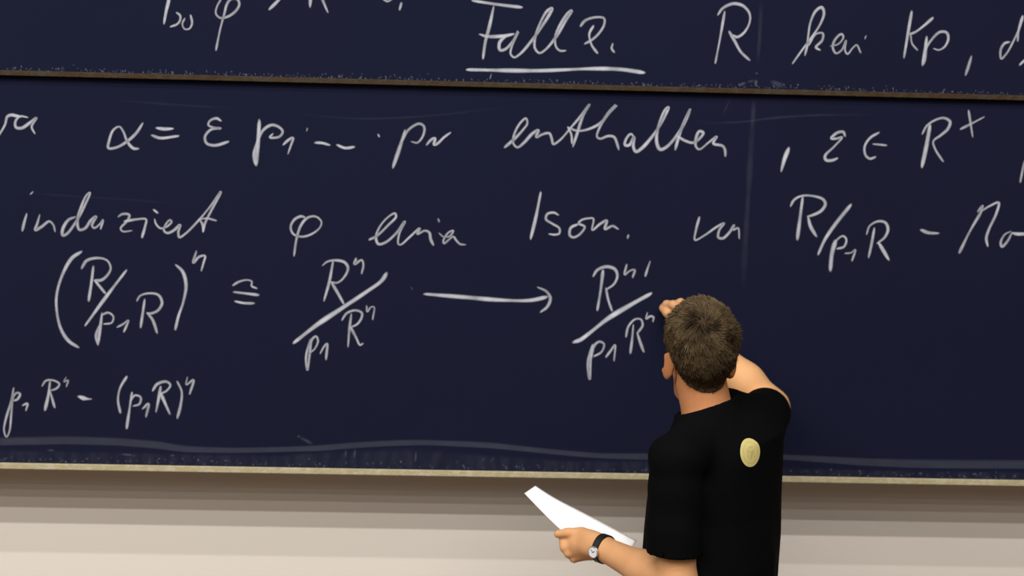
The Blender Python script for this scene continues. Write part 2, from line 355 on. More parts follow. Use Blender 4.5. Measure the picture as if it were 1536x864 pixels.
def ribbon(px_pts, w, y, verts, faces, cov, taper=True, full=1.0, fade=0.0):
    """a chalk stroke on the plane at depth y, w photo pixels wide, thinning out to its rims and ends"""
    layer[0] += 1
    yy = y - 0.0004 - 0.000012 * (layer[0] % 40)
    s = spline(px_pts, 2.0)
    ext = s.copy()
    pts = np.array([P(a, b, yy) for a, b in ext])
    t = np.gradient(pts, axis=0)
    t /= np.maximum(np.linalg.norm(t, axis=1, keepdims=True), 1e-9)
    nrm = np.stack([-t[:, 2], 0 * t[:, 0], t[:, 0]], 1)
    n = len(pts)
    half = 0.53 * w / 628.0
    full = full * float(np.clip(0.67 + 0.11 * (w - 4.0), 0.6, 0.95)) * rng.uniform(0.9, 1.08)
    pressure = 1.0 + 0.14 * np.sin(np.linspace(0, 3.1 + n * 0.06, n) + layer[0])
    ph = rng.uniform(0, 6.28, 3)
    q = np.arange(n)
    press = 0.90 + 0.09 * np.sin(q * 0.19 + ph[0]) + 0.07 * np.sin(q * 0.41 + ph[1])
    pressure = pressure * (1.0 + 0.08 * np.sin(q * 0.19 + ph[0]))
    if fade > 0:
        press = press * np.clip(np.minimum(q, n - 1 - q) / max(1, fade * n), 0, 1)
    base = len(verts)
    # rounded ends: one more row beyond each end
    rows = [(pts[0] - t[0] * half * 0.9, nrm[0], 0.45, 0.0)]
    for i in range(n):
        e = min(i, n - 1 - i)
        k = 1.0
        if taper and e < 3: k = 0.70 + 0.10 * e
        rows.append((pts[i], nrm[i], k * pressure[i], press[i] * (0.8 if e < 1 else 1.0)))
    rows.append((pts[-1] + t[-1] * half * 0.9, nrm[-1], 0.45, 0.0))
    prof = [(-1, 0), (-0.5, 0.8), (0, 1), (0.5, 0.8), (1, 0)]
    for p, nn, k, c in rows:
        for off, a in prof:
            verts.append(p + nn * off * half * k)
            cov.append(a * c * full)
    for i in range(len(rows) - 1):
        for j in range(4):
            a = base + i * 5 + j
            faces.append((a, a + 1, a + 6, a + 5))


def covered(name, verts, faces, cov, m, parent):
    o = mesh_obj(name, verts, faces, m, parent)
    at = o.data.attributes.new('cover', 'FLOAT', 'POINT')
    at.data.foreach_set('value', np.array(cov, dtype=np.float32))
    return o


def write(text, y, parent):
    for line in text.strip().splitlines():
        name, label, strokes = line.split('|')
        v, f, c = [], [], []
        for s in strokes.split(';'):
            w, pts = s.split(':')
            pts = [tuple(map(float, q.split(','))) for q in pts.split()]
            full = 0.45 if 'faint' in label else 1.0
            ribbon(pts, float(w), y, v, f, c, full=full)
        tag(covered(name, v, f, c, M_CHALK, parent), label)


write(UPPER_TEXT, UP_Y, upper)
write(LOWER_TEXT, 0.0, lower)


# wiped chalk: soft bands and old lines left on the boards
def band(name, label, rows, y, parent, m, cover, soft=0.3, kind=None):
    """rows: (px x, px top, px bottom); a band filling between them"""
    a = np.array(rows, float)
    xs = np.linspace(a[0, 0], a[-1, 0], max(8, int((a[-1, 0] - a[0, 0]) / 8)))
    top = np.interp(xs, a[:, 0], a[:, 1]); bot = np.interp(xs, a[:, 0], a[:, 2])
    ker = np.hanning(7); ker /= ker.sum()
    pad = lambda q: np.convolve(np.pad(q, 3, mode='edge'), ker, mode='valid')
    top, bot = pad(top), pad(bot)
    v, f, c = [], [], []
    prof = [(0, 0), (soft, 1), (1 - soft * 0.5, 1), (1, 0)]
    for i, x in enumerate(xs):
        end = min(1.0, min(i, len(xs) - 1 - i) / 3.0)
        for t, k in prof:
            v.append(P(x, top[i] * (1 - t) + bot[i] * t, y))
            c.append(k * cover * end)
    for i in range(len(xs) - 1):
        for j in range(3):
            p = i * 4 + j
            f.append((p, p + 1, p + 5, p + 4))
    return tag(covered(name, v, f, c, m, parent), label, kind=kind)


def faint_line(name, label, pts, w, y, parent, cover):
    v, f, c = [], [], []
    ribbon(pts, w * 1.3, y, v, f, c, full=cover * 0.75, fade=0.3)
    return tag(covered(name, v, f, c, M_SMEAR, parent), label)


band('chalk_smear', 'pale wiped chalk band along the lower rim',
     [(-20, 656, 669), (100, 653, 667), (180, 656, 669), (240, 661, 674), (275, 668, 679), (350, 671, 680), (440, 669, 678), (480, 667, 677), (540, 662, 672), (600, 659, 669), (640, 659, 668), (700, 661, 671), (740, 663, 673), (790, 669, 678), (850, 675, 684), (900, 679, 688), (960, 679, 690), (1060, 679, 691), (1180, 681, 690), (1230, 683, 694), (1290, 686, 699), (1380, 688, 703), (1560, 689, 704)],
     -0.0003, lower, M_SMEAR, 0.075, 0.25)
band('chalk_film', 'thin dusty film of old chalk above the cream edge',
     [(-20, 673, 694), (120, 676, 696), (300, 680, 698), (420, 682, 701), (480, 676, 702), (620, 671, 704), (720, 680, 706), (850, 690, 708), (960, 690, 709), (1160, 700, 714), (1300, 704, 716), (1560, 708, 722)],
     -0.0002, lower, M_FILM, 0.05, 0.25, 'stuff')
for pts, w, cv in [([(1130, 165), (1127, 215), (1122, 300), (1117, 380), (1114, 440)], 7, 0.055),
                   ([(1131, 148), (1128, 200)], 5, 0.06)]:
    faint_line('chalk_line', 'faint upright chalk line left on the lower board', pts, w, -0.0001, lower, cv)
faint_line('chalk_line', 'faint upright chalk line left on the upper board', [(1142, 0), (1139, 60), (1136, 100)], 5, UP_Y, upper, 0.06)
for pts, w, cv in [([(430, 168), (500, 176), (560, 178), (640, 174), (768, 160)], 3, 0.05),
                   ([(1040, 185), (1110, 183), (1160, 177), (1220, 173), (1310, 172)], 3, 0.08),
                   ([(170, 150), (260, 157), (360, 163)], 3, 0.04),
                   ([(1097, 145), (1090, 160), (1084, 172)], 2.5, 0.09),
                   ([(0, 285), (90, 293), (200, 300), (290, 308)], 3, 0.03)]:
    faint_line('chalk_scratch', 'faint curved chalk scratch', pts, w, -0.0001, lower, cv)
for pts, w, cv in [([(1135, 108), (1135.5, 112)], 4, 0.35), ([(1134.5, 119), (1133, 130)], 4, 0.4),
                   ([(1108, 130), (1113, 126), (1120, 124.5)], 4, 0.26), ([(1120, 123), (1132, 121)], 4, 0.14),
                   ([(1155, 121), (1166, 126), (1178, 130)], 6, 0.14), ([(1187, 129), (1186, 133)], 3, 0.25)]:
    faint_line('chalk_smudge', 'small chalk smudge by the wooden edge', pts, w, UP_Y, upper, cv)
for pts, w, cv in [([(448, 655), (458, 660), (470, 667)], 4, 0.14), ([(519, 675), (518, 686)], 3, 0.2), ([(533, 673), (531, 688)], 3.4, 0.24),
                   ([(624, 677), (623, 694)], 3.2, 0.3), ([(180, 681), (200, 683)], 3, 0.3), ([(70, 675), (82, 676)], 3, 0.25),
                   ([(255, 683), (262, 683)], 3, 0.25), ([(314, 692), (322, 691)], 3, 0.25), ([(337, 690), (343, 692)], 3, 0.2),
                   ([(684, 696), (687, 690)], 2.4, 0.25), ([(735, 695), (741, 685)], 2.4, 0.18), ([(722, 693), (727, 686)], 2.4, 0.16),
                   ([(446, 653), (450, 656)], 4, 0.2)]:
    faint_line('chalk_smudge', 'small chalk smudge above the cream edge', pts, w, -0.0001, lower, cv)


def flecks(name, label, y, line, up, n, parent, x0=0, x1=1536):
    """chalk dust caught above an edging"""
    v, f, c = [], [], []
    for _ in range(n):
        x = random.uniform(x0, x1)
        yy = line(x) - abs(random.gauss(0, 1)) * up
        w, h = random.uniform(0.7, 2.2), random.uniform(0.7, 2.6)
        k = random.uniform(0.04, 0.2)
        b = len(v)
        for dx, dy in ((-1, -0.6), (0, -1.2), (1, -0.5), (0.8, 0.8), (-0.7, 0.7)):
            v.append(P(x + dx * w * 0.7, yy + dy * h * 0.7, y - 0.0003)); c.append(k)
        f.append((b, b + 1, b + 2, b + 3, b + 4))
    return tag(covered(name, v, f, c, M_SMEAR, parent), label, kind='stuff')


flecks('chalk_dust', 'chalk dust specks above the cream edge', 0.0, lambda x: 697.5 + 0.01745 * x - 6, 4.5, 260, lower)
flecks('chalk_dust', 'chalk dust specks above the wooden edge', UP_Y, lambda x: 108.8 + 0.0247 * x - 4, 3.2, 420, upper)


# ------------------------------------------------------------------ implicit surfaces for the person
def unit(v):
    v = np.asarray(v, float)
    return v / np.linalg.norm(v)


class Field:
    def __init__(self, lo, hi, h):
        self.lo = np.array(lo, float); self.h = h
        self.n = np.ceil((np.array(hi) - self.lo) / h).astype(int) + 1
        self.D = np.full(self.n, 1.0, np.float32)
        self.ax = [(self.lo[i] + h * np.arange(self.n[i])).astype(np.float32) for i in range(3)]

    def block(self, lo, hi):
        a = np.clip(np.floor((np.array(lo) - self.lo) / self.h).astype(int), 0, self.n)
        b = np.clip(np.ceil((np.array(hi) - self.lo) / self.h).astype(int) + 1, 0, self.n)
        s = tuple(slice(x, y) for x, y in zip(a, b))
        X = self.ax[0][s[0]][:, None, None]; Y = self.ax[1][s[1]][None, :, None]; Z = self.ax[2][s[2]][None, None, :]
        return s, X, Y, Z

    def put(self, s, d, k, mode='union'):
        D = self.D[s]
        if D.size == 0: return
        if mode == 'union':
            if k > 0:
                t = np.clip(0.5 + 0.5 * (D - d) / k, 0, 1)
                self.D[s] = D * (1 - t) + d * t - k * t * (1 - t)
            else:
                self.D[s] = np.minimum(D, d)
        else:
            if k > 0:
                d = -d
                t = np.clip(0.5 - 0.5 * (D - d) / k, 0, 1)
                self.D[s] = D * (1 - t) + d * t + k * t * (1 - t)
            else:
                self.D[s] = np.maximum(D, -d)

    def capsule(self, a, b, ra, rb, k=0.015, mode='union', cut=None):
        a, b = np.array(a, float), np.array(b, float)
        m = max(ra, rb) + 0.06
        s, X, Y, Z = self.block(np.minimum(a, b) - m, np.maximum(a, b) + m)
        ab = b - a; L = ab @ ab + 1e-12
        t = np.clip(((X - a[0]) * ab[0] + (Y - a[1]) * ab[1] + (Z - a[2]) * ab[2]) / L, 0, 1)
        d = np.sqrt((X - a[0] - t * ab[0]) ** 2 + (Y - a[1] - t * ab[1]) ** 2 + (Z - a[2] - t * ab[2]) ** 2) - (ra + (rb - ra) * t)
        if cut is not None:
            p, n = cut
            d = np.maximum(d, (X - p[0]) * n[0] + (Y - p[1]) * n[1] + (Z - p[2]) * n[2])
        self.put(s, d, k, mode)

    def chain(self, pts, radii, k=0.012):
        for i in range(len(pts) - 1):
            self.capsule(pts[i], pts[i + 1], radii[i], radii[i + 1], k)

    def ellipsoid(self, c, r, axes=np.eye(3), k=0.015, mode='union', grow=None):
        c = np.array(c, float); m = max(r) + 0.05
        s, X, Y, Z = self.block(c - m, c + m)
        q = [(X - c[0]) * axes[i][0] + (Y - c[1]) * axes[i][1] + (Z - c[2]) * axes[i][2] for i in range(3)]
        k0 = np.sqrt(sum((q[i] / r[i]) ** 2 for i in range(3))) + 1e-6
        k1 = np.sqrt(sum((q[i] / r[i] ** 2) ** 2 for i in range(3))) + 1e-6
        d = k0 * (k0 - 1) / k1
        self.put(s, d, k, mode)

    def loft(self, table, R, Fw, k=0.03, power=2.3):
        """table rows: z, cx, cy, half width along R, half depth along Fw"""
        T = np.array(table, float)
        m = 0.35
        s, X, Y, Z = self.block((T[:, 1].min() - m, T[:, 2].min() - m, T[0, 0] - 0.05), (T[:, 1].max() + m, T[:, 2].max() + m, T[-1, 0] + 0.05))
        z = np.clip(Z, T[0, 0], T[-1, 0])
        it = lambda j: np.interp(z.ravel(), T[:, 0], T[:, j]).reshape(z.shape)
        cx, cy, a, b = it(1), it(2), it(3), it(4)
        u = (X - cx) * R[0] + (Y - cy) * R[1]
        v = (X - cx) * Fw[0] + (Y - cy) * Fw[1]
        q = (np.abs(u / a) ** power + np.abs(v / b) ** power) ** (1 / power)
        d = (q - 1) * np.minimum(a, b)
        d = np.maximum(d, np.maximum(T[0, 0] - Z, Z - T[-1, 0]))
        self.put(s, d, k)

    def mesh(self, D=None):
        D = self.D if D is None else D
        ins = D < 0
        c = ins[:-1, :-1, :-1].astype(np.int8)
        cnt = np.zeros_like(c)
        for i in (0, 1):
            for j in (0, 1):
                for l in (0, 1):
                    cnt += ins[i:ins.shape[0] - 1 + i, j:ins.shape[1] - 1 + j, l:ins.shape[2] - 1 + l]
        act = np.argwhere((cnt > 0) & (cnt < 8))
        dims = np.array(cnt.shape)
        flat = np.ravel_multi_index(act.T, dims)
        corner = [(i, j, l) for i in (0, 1) for j in (0, 1) for l in (0, 1)]
        val = np.stack([D[act[:, 0] + i, act[:, 1] + j, act[:, 2] + l] for i, j, l in corner], 1)
        acc = np.zeros((len(act), 3)); num = np.zeros(len(act))
        for p in range(8):
            for q in range(p + 1, 8):
                cp, cq = np.array(corner[p]), np.array(corner[q])
                if np.abs(cp - cq).sum() != 1: continue
                msk = (val[:, p] < 0) != (val[:, q] < 0)
                t = np.where(msk, val[:, p] / np.where(msk, val[:, p] - val[:, q], 1), 0)
                acc += msk[:, None] * (cp + t[:, None] * (cq - cp)); num += msk
        v = self.lo + self.h * (act + acc / num[:, None])
        faces = []
        for axis in range(3):
            o1, o2 = [(1, 2), (2, 0), (0, 1)][axis]
            a = [slice(None)] * 3; b = [slice(None)] * 3
            a[axis] = slice(0, -1); b[axis] = slice(1, None)
            A, B = ins[tuple(a)], ins[tuple(b)]
            e = np.argwhere(A != B)
            ok = (e[:, o1] > 0) & (e[:, o2] > 0) & (e[:, o1] < dims[o1]) & (e[:, o2] < dims[o2])
            e = e[ok]
            flip = A[e[:, 0], e[:, 1], e[:, 2]]
            ids = []
            for d1, d2 in ((-1, -1), (0, -1), (0, 0), (-1, 0)):
                g = e.copy(); g[:, o1] += d1; g[:, o2] += d2
                ids.append(np.searchsorted(flat, np.ravel_multi_index(g.T, dims)))
            q = np.stack(ids, 1)
            q[~flip] = q[~flip][:, ::-1]
            faces.append(q)
        return v, np.vstack(faces)


def sdf_obj(name, field, m, parent, relax=2):
    v, f = field.mesh()
    # light Laplacian relaxing of the grid steps
    for _ in range(relax):
        acc = np.zeros_like(v); num = np.zeros(len(v))
        for a, b in ((0, 1), (1, 2), (2, 3), (3, 0)):
            np.add.at(acc, f[:, a], v[f[:, b]]); np.add.at(num, f[:, a], 1)
            np.add.at(acc, f[:, b], v[f[:, a]]); np.add.at(num, f[:, b], 1)
        v = 0.5 * v + 0.5 * acc / np.maximum(num, 1)[:, None]
    return mesh_obj(name, v, f, m, parent, smooth=True), v, f


# ------------------------------------------------------------------ the person: joints
TY = radians(59)                                     # the trunk is turned to the left, towards the board
TF = np.array([-sin(TY), cos(TY), 0.0]); TR = np.array([cos(TY), sin(TY), 0.0])
HY = radians(6)                                     # the head less so
HF = np.array([-sin(HY), cos(HY), 0.0]); HR = np.array([cos(HY), sin(HY), 0.0]); HU = np.array([0, 0, 1.0])
tilt = radians(4)
HF, HU = HF * cos(tilt) + HU * sin(tilt), HU * cos(tilt) - HF * sin(tilt)
HAX = (HR, HF, HU)
HC = P(1049, 546, -0.50)


def HL(x, y, z):
    return HC + x * HR + y * HF + z * HU


NECK_T = P(1052, 575, -0.515); NECK_B = P(1066, 640, -0.535)
LS = P(1014, 690, -0.665); LE = P(1016, 876, -0.685); LW = P(905, 823, -0.51)
RS = P(1136, 632, -0.40); RE = P(1156, 611, -0.13); RW = P(1042, 498, -0.07)

person = thing('person', (0.45, -0.5, 0.0), 'man in black T-shirt seen from behind, writing on the blackboard with raised right hand', 'person')

# body: one surface
body = Field((0.02, -0.80, 0.78), (0.78, 0.02, 1.86), 0.0035)
tx, ty = P(1075, 760, -0.51)[:2]
bx, by = P(1079, 690, -0.485)[:2]
body.loft([(0.79, tx, ty, 0.15, 0.095), (0.95, tx, ty, 0.155, 0.095), (1.08, tx, ty, 0.145, 0.092), (1.3, tx, ty, 0.150, 0.098), (1.42, bx, by, 0.145, 0.095), (1.52, bx, by, 0.09, 0.06)], TR, TF, 0.03, 2.0)
body.capsule(NECK_B + (0, 0, -0.02), LS, 0.040, 0.044, 0.02)
body.capsule(NECK_B + (0, 0, -0.02), RS, 0.040, 0.044, 0.02)
body.capsule(NECK_B + (0, 0.01, -0.12), NECK_B, 0.06, 0.057, 0.03)
body.capsule(NECK_T, NECK_B, 0.054, 0.0555, 0.02)
# skull, face, jaw
body.ellipsoid(HL(0, -0.006, 0.046), (0.0675, 0.093, 0.086), HAX, 0.02)
body.ellipsoid(HL(0.002, 0.040, -0.018), (0.050, 0.052, 0.082), HAX, 0.02)
body.ellipsoid(HL(0.002, 0.052, -0.082), (0.037, 0.042, 0.034), HAX, 0.012)
for s in (-1, 1):
    body.capsule(HL(s * 0.034, 0.014, -0.048), HL(s * 0.016, 0.080, -0.098), 0.013, 0.014, 0.012)
    body.capsule(HL(s * 0.044, 0.076, 0.030), HL(s * 0.008, 0.090, 0.026), 0.009, 0.010, 0.010)      # brow
    body.ellipsoid(HL(s * 0.028, 0.092, 0.008), (0.015, 0.010, 0.010), HAX, 0.008, 'cut')            # eye socket
    body.ellipsoid(HL(s * 0.028, 0.074, 0.008), (0.0135, 0.0135, 0.0125), HAX, 0.004)                 # lids
    body.ellipsoid(HL(s * 0.028, 0.090, 0.007), (0.011, 0.008, 0.0042), HAX, 0.001, 'cut')            # lid opening
    body.ellipsoid(HL(s * 0.031, 0.066, -0.020), (0.015, 0.018, 0.015), HAX, 0.012)                   # cheek
    body.ellipsoid(HL(s * 0.011, 0.104, -0.030), (0.008, 0.009, 0.007), HAX, 0.006)                   # nostril wing
    # ear: a tilted shell with a hollow
    ear = unit(np.array(HR) * s * 0.80 - HF * 0.60)
    eax = (ear, unit(np.cross(HU, ear)), HU)
    body.ellipsoid(HL(s * 0.0715, -0.010, 0.001), (0.0065, 0.018, 0.031), eax, 0.006)
    body.ellipsoid(HL(s * 0.078, 0.002, 0.004), (0.006, 0.010, 0.016), eax, 0.004, 'cut')
    body.ellipsoid(HL(s * 0.068, 0.000, -0.026), (0.007, 0.009, 0.009), HAX, 0.006)
body.capsule(HL(0, 0.090, 0.014), HL(0, 0.113, -0.026), 0.007, 0.010, 0.010)
body.ellipsoid(HL(0, 0.092, -0.056), (0.022, 0.010, 0.005), HAX, 0.006)
body.ellipsoid(HL(0, 0.091, -0.067), (0.019, 0.010, 0.006), HAX, 0.006)
body.ellipsoid(HL(0, 0.088, -0.100), (0.016, 0.012, 0.013), HAX, 0.010)
# left arm, hanging; forearm held forward
LM = P(965, 853, -0.60)
body.chain([LS, LS * 0.5 + LE * 0.5, LE], [0.046, 0.043, 0.039], 0.02)
body.chain([LE, LM, LW], [0.042, 0.037, 0.0265], 0.02)
# right arm, raised to the board
RM = P(1118, 572, -0.11)
body.chain([RS, RS * 0.5 + RE * 0.5, RE], [0.050, 0.046, 0.040], 0.02)
body.chain([RE, RM, RW], [0.042, 0.041, 0.0255], 0.02)

# left hand: back towards us, thumb on top of the paper, fingers curled under it
lp = lambda a, b, y: P(a, b, y - 0.07)
body.chain([LW, lp(886, 818, -0.415), lp(872, 817, -0.395)], [0.0265, 0.025, 0.024], 0.012)
L_MCP = [lp(866, 806, -0.385), lp(864, 815, -0.392), lp(866, 825, -0.396), lp(871, 834, -0.396)]
L_PIP = [lp(846, 813, -0.375), lp(847, 821, -0.385), lp(853, 830, -0.390), lp(861, 838, -0.390)]
L_MID = [lp(849, 815, -0.350), lp(850, 823, -0.355), lp(856, 831, -0.360), lp(863, 837, -0.364)]
L_TIP = [lp(866, 815, -0.343), lp(867, 822, -0.348), lp(871, 829, -0.354), lp(875, 834, -0.360)]
for i in range(4):
    r = (0.0105, 0.0108, 0.0102, 0.0090)[i]
    body.capsule(lp(890, 812 + 6 * i, -0.412), L_MCP[i], 0.014, r * 1.22, 0.012)
    body.chain([L_MCP[i], L_PIP[i], L_MID[i], L_TIP[i]], [r * 1.2, r, r * 0.9, r * 0.8], 0.005)
body.capsule(lp(892, 810, -0.425), lp(872, 800, -0.385), 0.018, 0.0135, 0.014)
body.chain([lp(874, 800, -0.387), lp(852, 799, -0.382), lp(837, 801, -0.374)], [0.0135, 0.0108, 0.0095], 0.004)

# right hand: thumb, index and middle finger pinch the chalk; the others are folded
rp = lambda a, b, y: P(a, b, y)
body.chain([RW, rp(1030, 484, -0.062), rp(1024, 474, -0.058)], [0.0255, 0.025, 0.024], 0.012)
body.chain([rp(1026, 468, -0.050), rp(1010, 457, -0.044), rp(1000, 456, -0.026), rp(994, 461, -0.014)], [0.0122, 0.0098, 0.0088, 0.0076], 0.005)
body.chain([rp(1034, 466, -0.044), rp(1021, 454, -0.036), rp(1011, 457, -0.020), rp(1002, 464, -0.012)], [0.0122, 0.0100, 0.0090, 0.0078], 0.005)
body.chain([rp(1040, 468, -0.036), rp(1030, 459, -0.024), rp(1021, 463, -0.013), rp(1016, 472, -0.014)], [0.0120, 0.0098, 0.0086, 0.0076], 0.005)
body.chain([rp(1044, 477, -0.032), rp(1037, 469, -0.018), rp(1030, 475, -0.010), rp(1025, 482, -0.012)], [0.0110, 0.0088, 0.0078, 0.0068], 0.005)
body.chain([rp(1027, 490, -0.062), rp(1010, 478, -0.054), rp(1001, 469, -0.036), rp(994, 463, -0.020)], [0.0170, 0.0120, 0.0105, 0.0085], 0.006)
body_o, bv, bf = sdf_obj('body', body, M_SKIN, person, 1)
_d = np.linalg.norm(bv - (NECK_T * 0.6 + NECK_B * 0.4), axis=1)
_h = np.linalg.norm(bv - HC, axis=1)
_f = np.minimum(np.linalg.norm(bv - RM, axis=1), np.linalg.norm(bv - RE, axis=1))
sstep = lambda t: np.clip(t, 0, 1) ** 2 * (3 - 2 * np.clip(t, 0, 1))
ruddy_shade = 0.38 + 0.42 * np.maximum(sstep((0.17 - _d) / 0.07), sstep((0.15 - _h) / 0.05))
ears = np.minimum(np.linalg.norm(bv - HL(-0.076, -0.008, 0), axis=1), np.linalg.norm(bv - HL(0.076, -0.008, 0), axis=1))
ruddy_shade += 0.18 * sstep((0.04 - ears) / 0.02)
away_ = np.linalg.norm(bv - HC, axis=1) > 0.13
ruddy_shade -= 0.36 * sstep((0.16 - _f) / 0.08) * away_ * (bv[:, 1] > -0.36)  # right forearm brightened in the skin tone to stand in for light
at_ = body_o.data.attributes.new('ruddy_shade', 'FLOAT', 'POINT')
at_.data.foreach_set('value', ruddy_shade.astype(np.float32))
del body

# eyes on the face
for s in (-1, 1):
    c = HL(s * 0.028, 0.0735, 0.008)
    e = Field(c - 0.016, c + 0.016, 0.0016)
    e.ellipsoid(c, (0.0112, 0.0112, 0.0112), HAX, 0)
    eo, _, _ = sdf_obj('eye', e, M_EYE, person, 0)
    e = Field(c + HF * 0.0085 - 0.008, c + HF * 0.0085 + 0.008, 0.0012)
    e.ellipsoid(c + HF * 0.0085, (0.0052, 0.0035, 0.0052), HAX, 0)
    io, _, _ = sdf_obj('iris', e, M_IRIS, eo, 0)

# ------------------------------------------------------------------ hair: short, tapered to the nape, with a whorl on the crown
HZ = [(-0.14, -0.042), (-0.085, -0.042), (-0.060, -0.028), (-0.035, -0.004), (-0.018, 0.024), (-0.005, 0.030), (0.016, 0.010), (0.030, 0.018), (0.045, 0.055), (0.072, 0.086), (0.14, 0.098)]


def hair_coords(X, Y, Z):
    q = [(X - HC[0]) * a[0] + (Y - HC[1]) * a[1] + (Z - HC[2]) * a[2] for a in HAX]
    return q


hf = Field(HC + (-0.13, -0.15, -0.10), HC + (0.13, 0.14, 0.17), 0.003)
hf.ellipsoid(HL(0, -0.006, 0.046), (0.0690, 0.0945, 0.0875), HAX, 0.02)
hf.ellipsoid(HL(0, 0.040, -0.018), (0.055, 0.050, 0.080), HAX, 0.02)
hf.capsule(NECK_T, NECK_B, 0.054, 0.057, 0.02)
s, X, Y, Z = hf.block(hf.lo - 1, hf.lo + 1)
qx, qy, qz = hair_coords(X, Y, Z)
zmin = np.interp(qy.ravel(), [a for a, b in HZ], [b for a, b in HZ]).reshape(qy.shape)
up = qz - zmin
WHORL = HL(-0.014, -0.062, 0.108)
dw = np.sqrt((X - WHORL[0]) ** 2 + (Y - WHORL[1]) ** 2 + (Z - WHORL[2]) ** 2)
sm = lambda t: np.clip(t, 0, 1) ** 2 * (3 - 2 * np.clip(t, 0, 1))
thick = 0.002 + 0.0055 * sm(up / 0.05) + 0.006 * sm((qz - 0.03) / 0.07) - 0.005 * np.exp(-(dw / 0.014) ** 2)
hf.D = np.maximum(hf.D - thick, -up).astype(np.float32)
# keep only the shell, well away from the face
hf.D = np.maximum(hf.D, (0.012 - (hf.D + thick + 0.012)) * 0 - 1).astype(np.float32)


def hair_material():
    m = bpy.data.materials.new('brown_hair')
    m.use_nodes = True
    nt = m.node_tree
    b = nt.nodes['Principled BSDF']
    b.inputs['Roughness'].default_value = 0.7
    b.inputs['Specular IOR Level'].default_value = 0.12
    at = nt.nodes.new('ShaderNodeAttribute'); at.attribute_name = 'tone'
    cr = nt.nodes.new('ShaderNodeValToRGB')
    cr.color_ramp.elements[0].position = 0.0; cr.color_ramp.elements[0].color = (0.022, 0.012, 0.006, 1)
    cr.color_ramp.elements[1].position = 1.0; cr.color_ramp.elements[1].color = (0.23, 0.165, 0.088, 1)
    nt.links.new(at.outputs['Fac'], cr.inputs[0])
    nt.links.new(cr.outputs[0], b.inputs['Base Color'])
    return m


M_HAIR = hair_material()
hv, hfc = hf.mesh()
shell_n = len(hv)
tri = hfc
ctr = hv[tri].mean(1)
nrm = np.cross(hv[tri[:, 1]] - hv[tri[:, 0]], hv[tri[:, 2]] - hv[tri[:, 0]])
nrm /= np.maximum(np.linalg.norm(nrm, axis=1, keepdims=True), 1e-12)
q = (ctr - HC) @ np.array(HAX).T
upf = q[:, 2] - np.interp(q[:, 1], [a for a, b in HZ], [b for a, b in HZ])
outer = (np.sum(nrm * (ctr - HL(0, 0, 0.02)), 1) > 0.01) & (upf > 0.003)
idx = np.where(outer)[0]
N_STRANDS = 15000
pick = rng.choice(idx, N_STRANDS)
verts = [hv]; faces = [tuple(x) for x in hfc]; tone = [0.2 * (1 - np.exp(-(np.linalg.norm(hv - WHORL, axis=1) / 0.025) ** 2))]
base = shell_n
allv = []; allt = []
CL = ctr[rng.choice(idx, 420)]
CLT = rng.normal(0, 0.20, 420); CLD = rng.normal(0, 0.13, (420, 3))
WHORL_B = HL(0.028, -0.070, 0.090)
for i in pick:
    p, n = ctr[i] + (rng.random(3) - 0.5) * 0.003, nrm[i]
    away = p - WHORL
    # swirl slightly round the whorl, then fall outwards and down
    d = away + 0.45 * np.cross(n, away) + np.array([0, 0, -0.02]) * (1 if upf[i] < 0.09 else 0.2)
    d = d - n * (d @ n)
    d = d / max(np.linalg.norm(d), 1e-6)
    c_ = int(np.argmin(((CL - p) ** 2).sum(1)))
    d = unit(d + CLD[c_] + rng.normal(0, 0.12, 3))
    near = math.exp(-(np.linalg.norm(away) / 0.02) ** 2)
    lift = 0.20 + 0.25 * near + rng.normal(0, 0.08)
    L = (0.006 + 0.013 * min(1, upf[i] / 0.08)) * rng.uniform(0.7, 1.25)
    g = unit(d + n * lift); g2 = unit(d + n * (lift - 0.35))
    side = unit(np.cross(g, n)) * rng.uniform(0.00035, 0.0006)
    p0 = p - n * 0.001
    p1 = p0 + g * L * 0.55; p2 = p1 + g2 * L * 0.45
    allv += [p0 - side, p0 + side, p0 + n * 0.0006, p1 - side * 0.8, p1 + side * 0.8, p1 + n * 0.0005, p2]
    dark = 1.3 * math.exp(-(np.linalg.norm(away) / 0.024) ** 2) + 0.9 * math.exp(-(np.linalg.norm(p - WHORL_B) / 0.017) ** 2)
    top_light = 0.5 * (min(1, max(0, (q[i][2] - 0.005) / 0.115)) - 0.55)           # top light painted into the tone: lighter crown, darker nape
    t = float(np.clip(rng.normal(0.50, 0.12) + 0.8 * CLT[c_] + top_light - dark, 0, 1))
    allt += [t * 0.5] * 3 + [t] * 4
    b = base
    faces += [(b, b + 1, b + 4, b + 3), (b + 1, b + 2, b + 5, b + 4), (b + 2, b, b + 3, b + 5), (b + 3, b + 4, b + 6), (b + 4, b + 5, b + 6), (b + 5, b + 3, b + 6)]
    base += 7
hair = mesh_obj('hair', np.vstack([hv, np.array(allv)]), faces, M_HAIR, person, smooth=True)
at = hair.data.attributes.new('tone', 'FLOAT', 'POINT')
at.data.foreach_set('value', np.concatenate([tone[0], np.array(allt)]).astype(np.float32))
tag(hair, 'short brown hair with a crown whorl', kind='stuff')

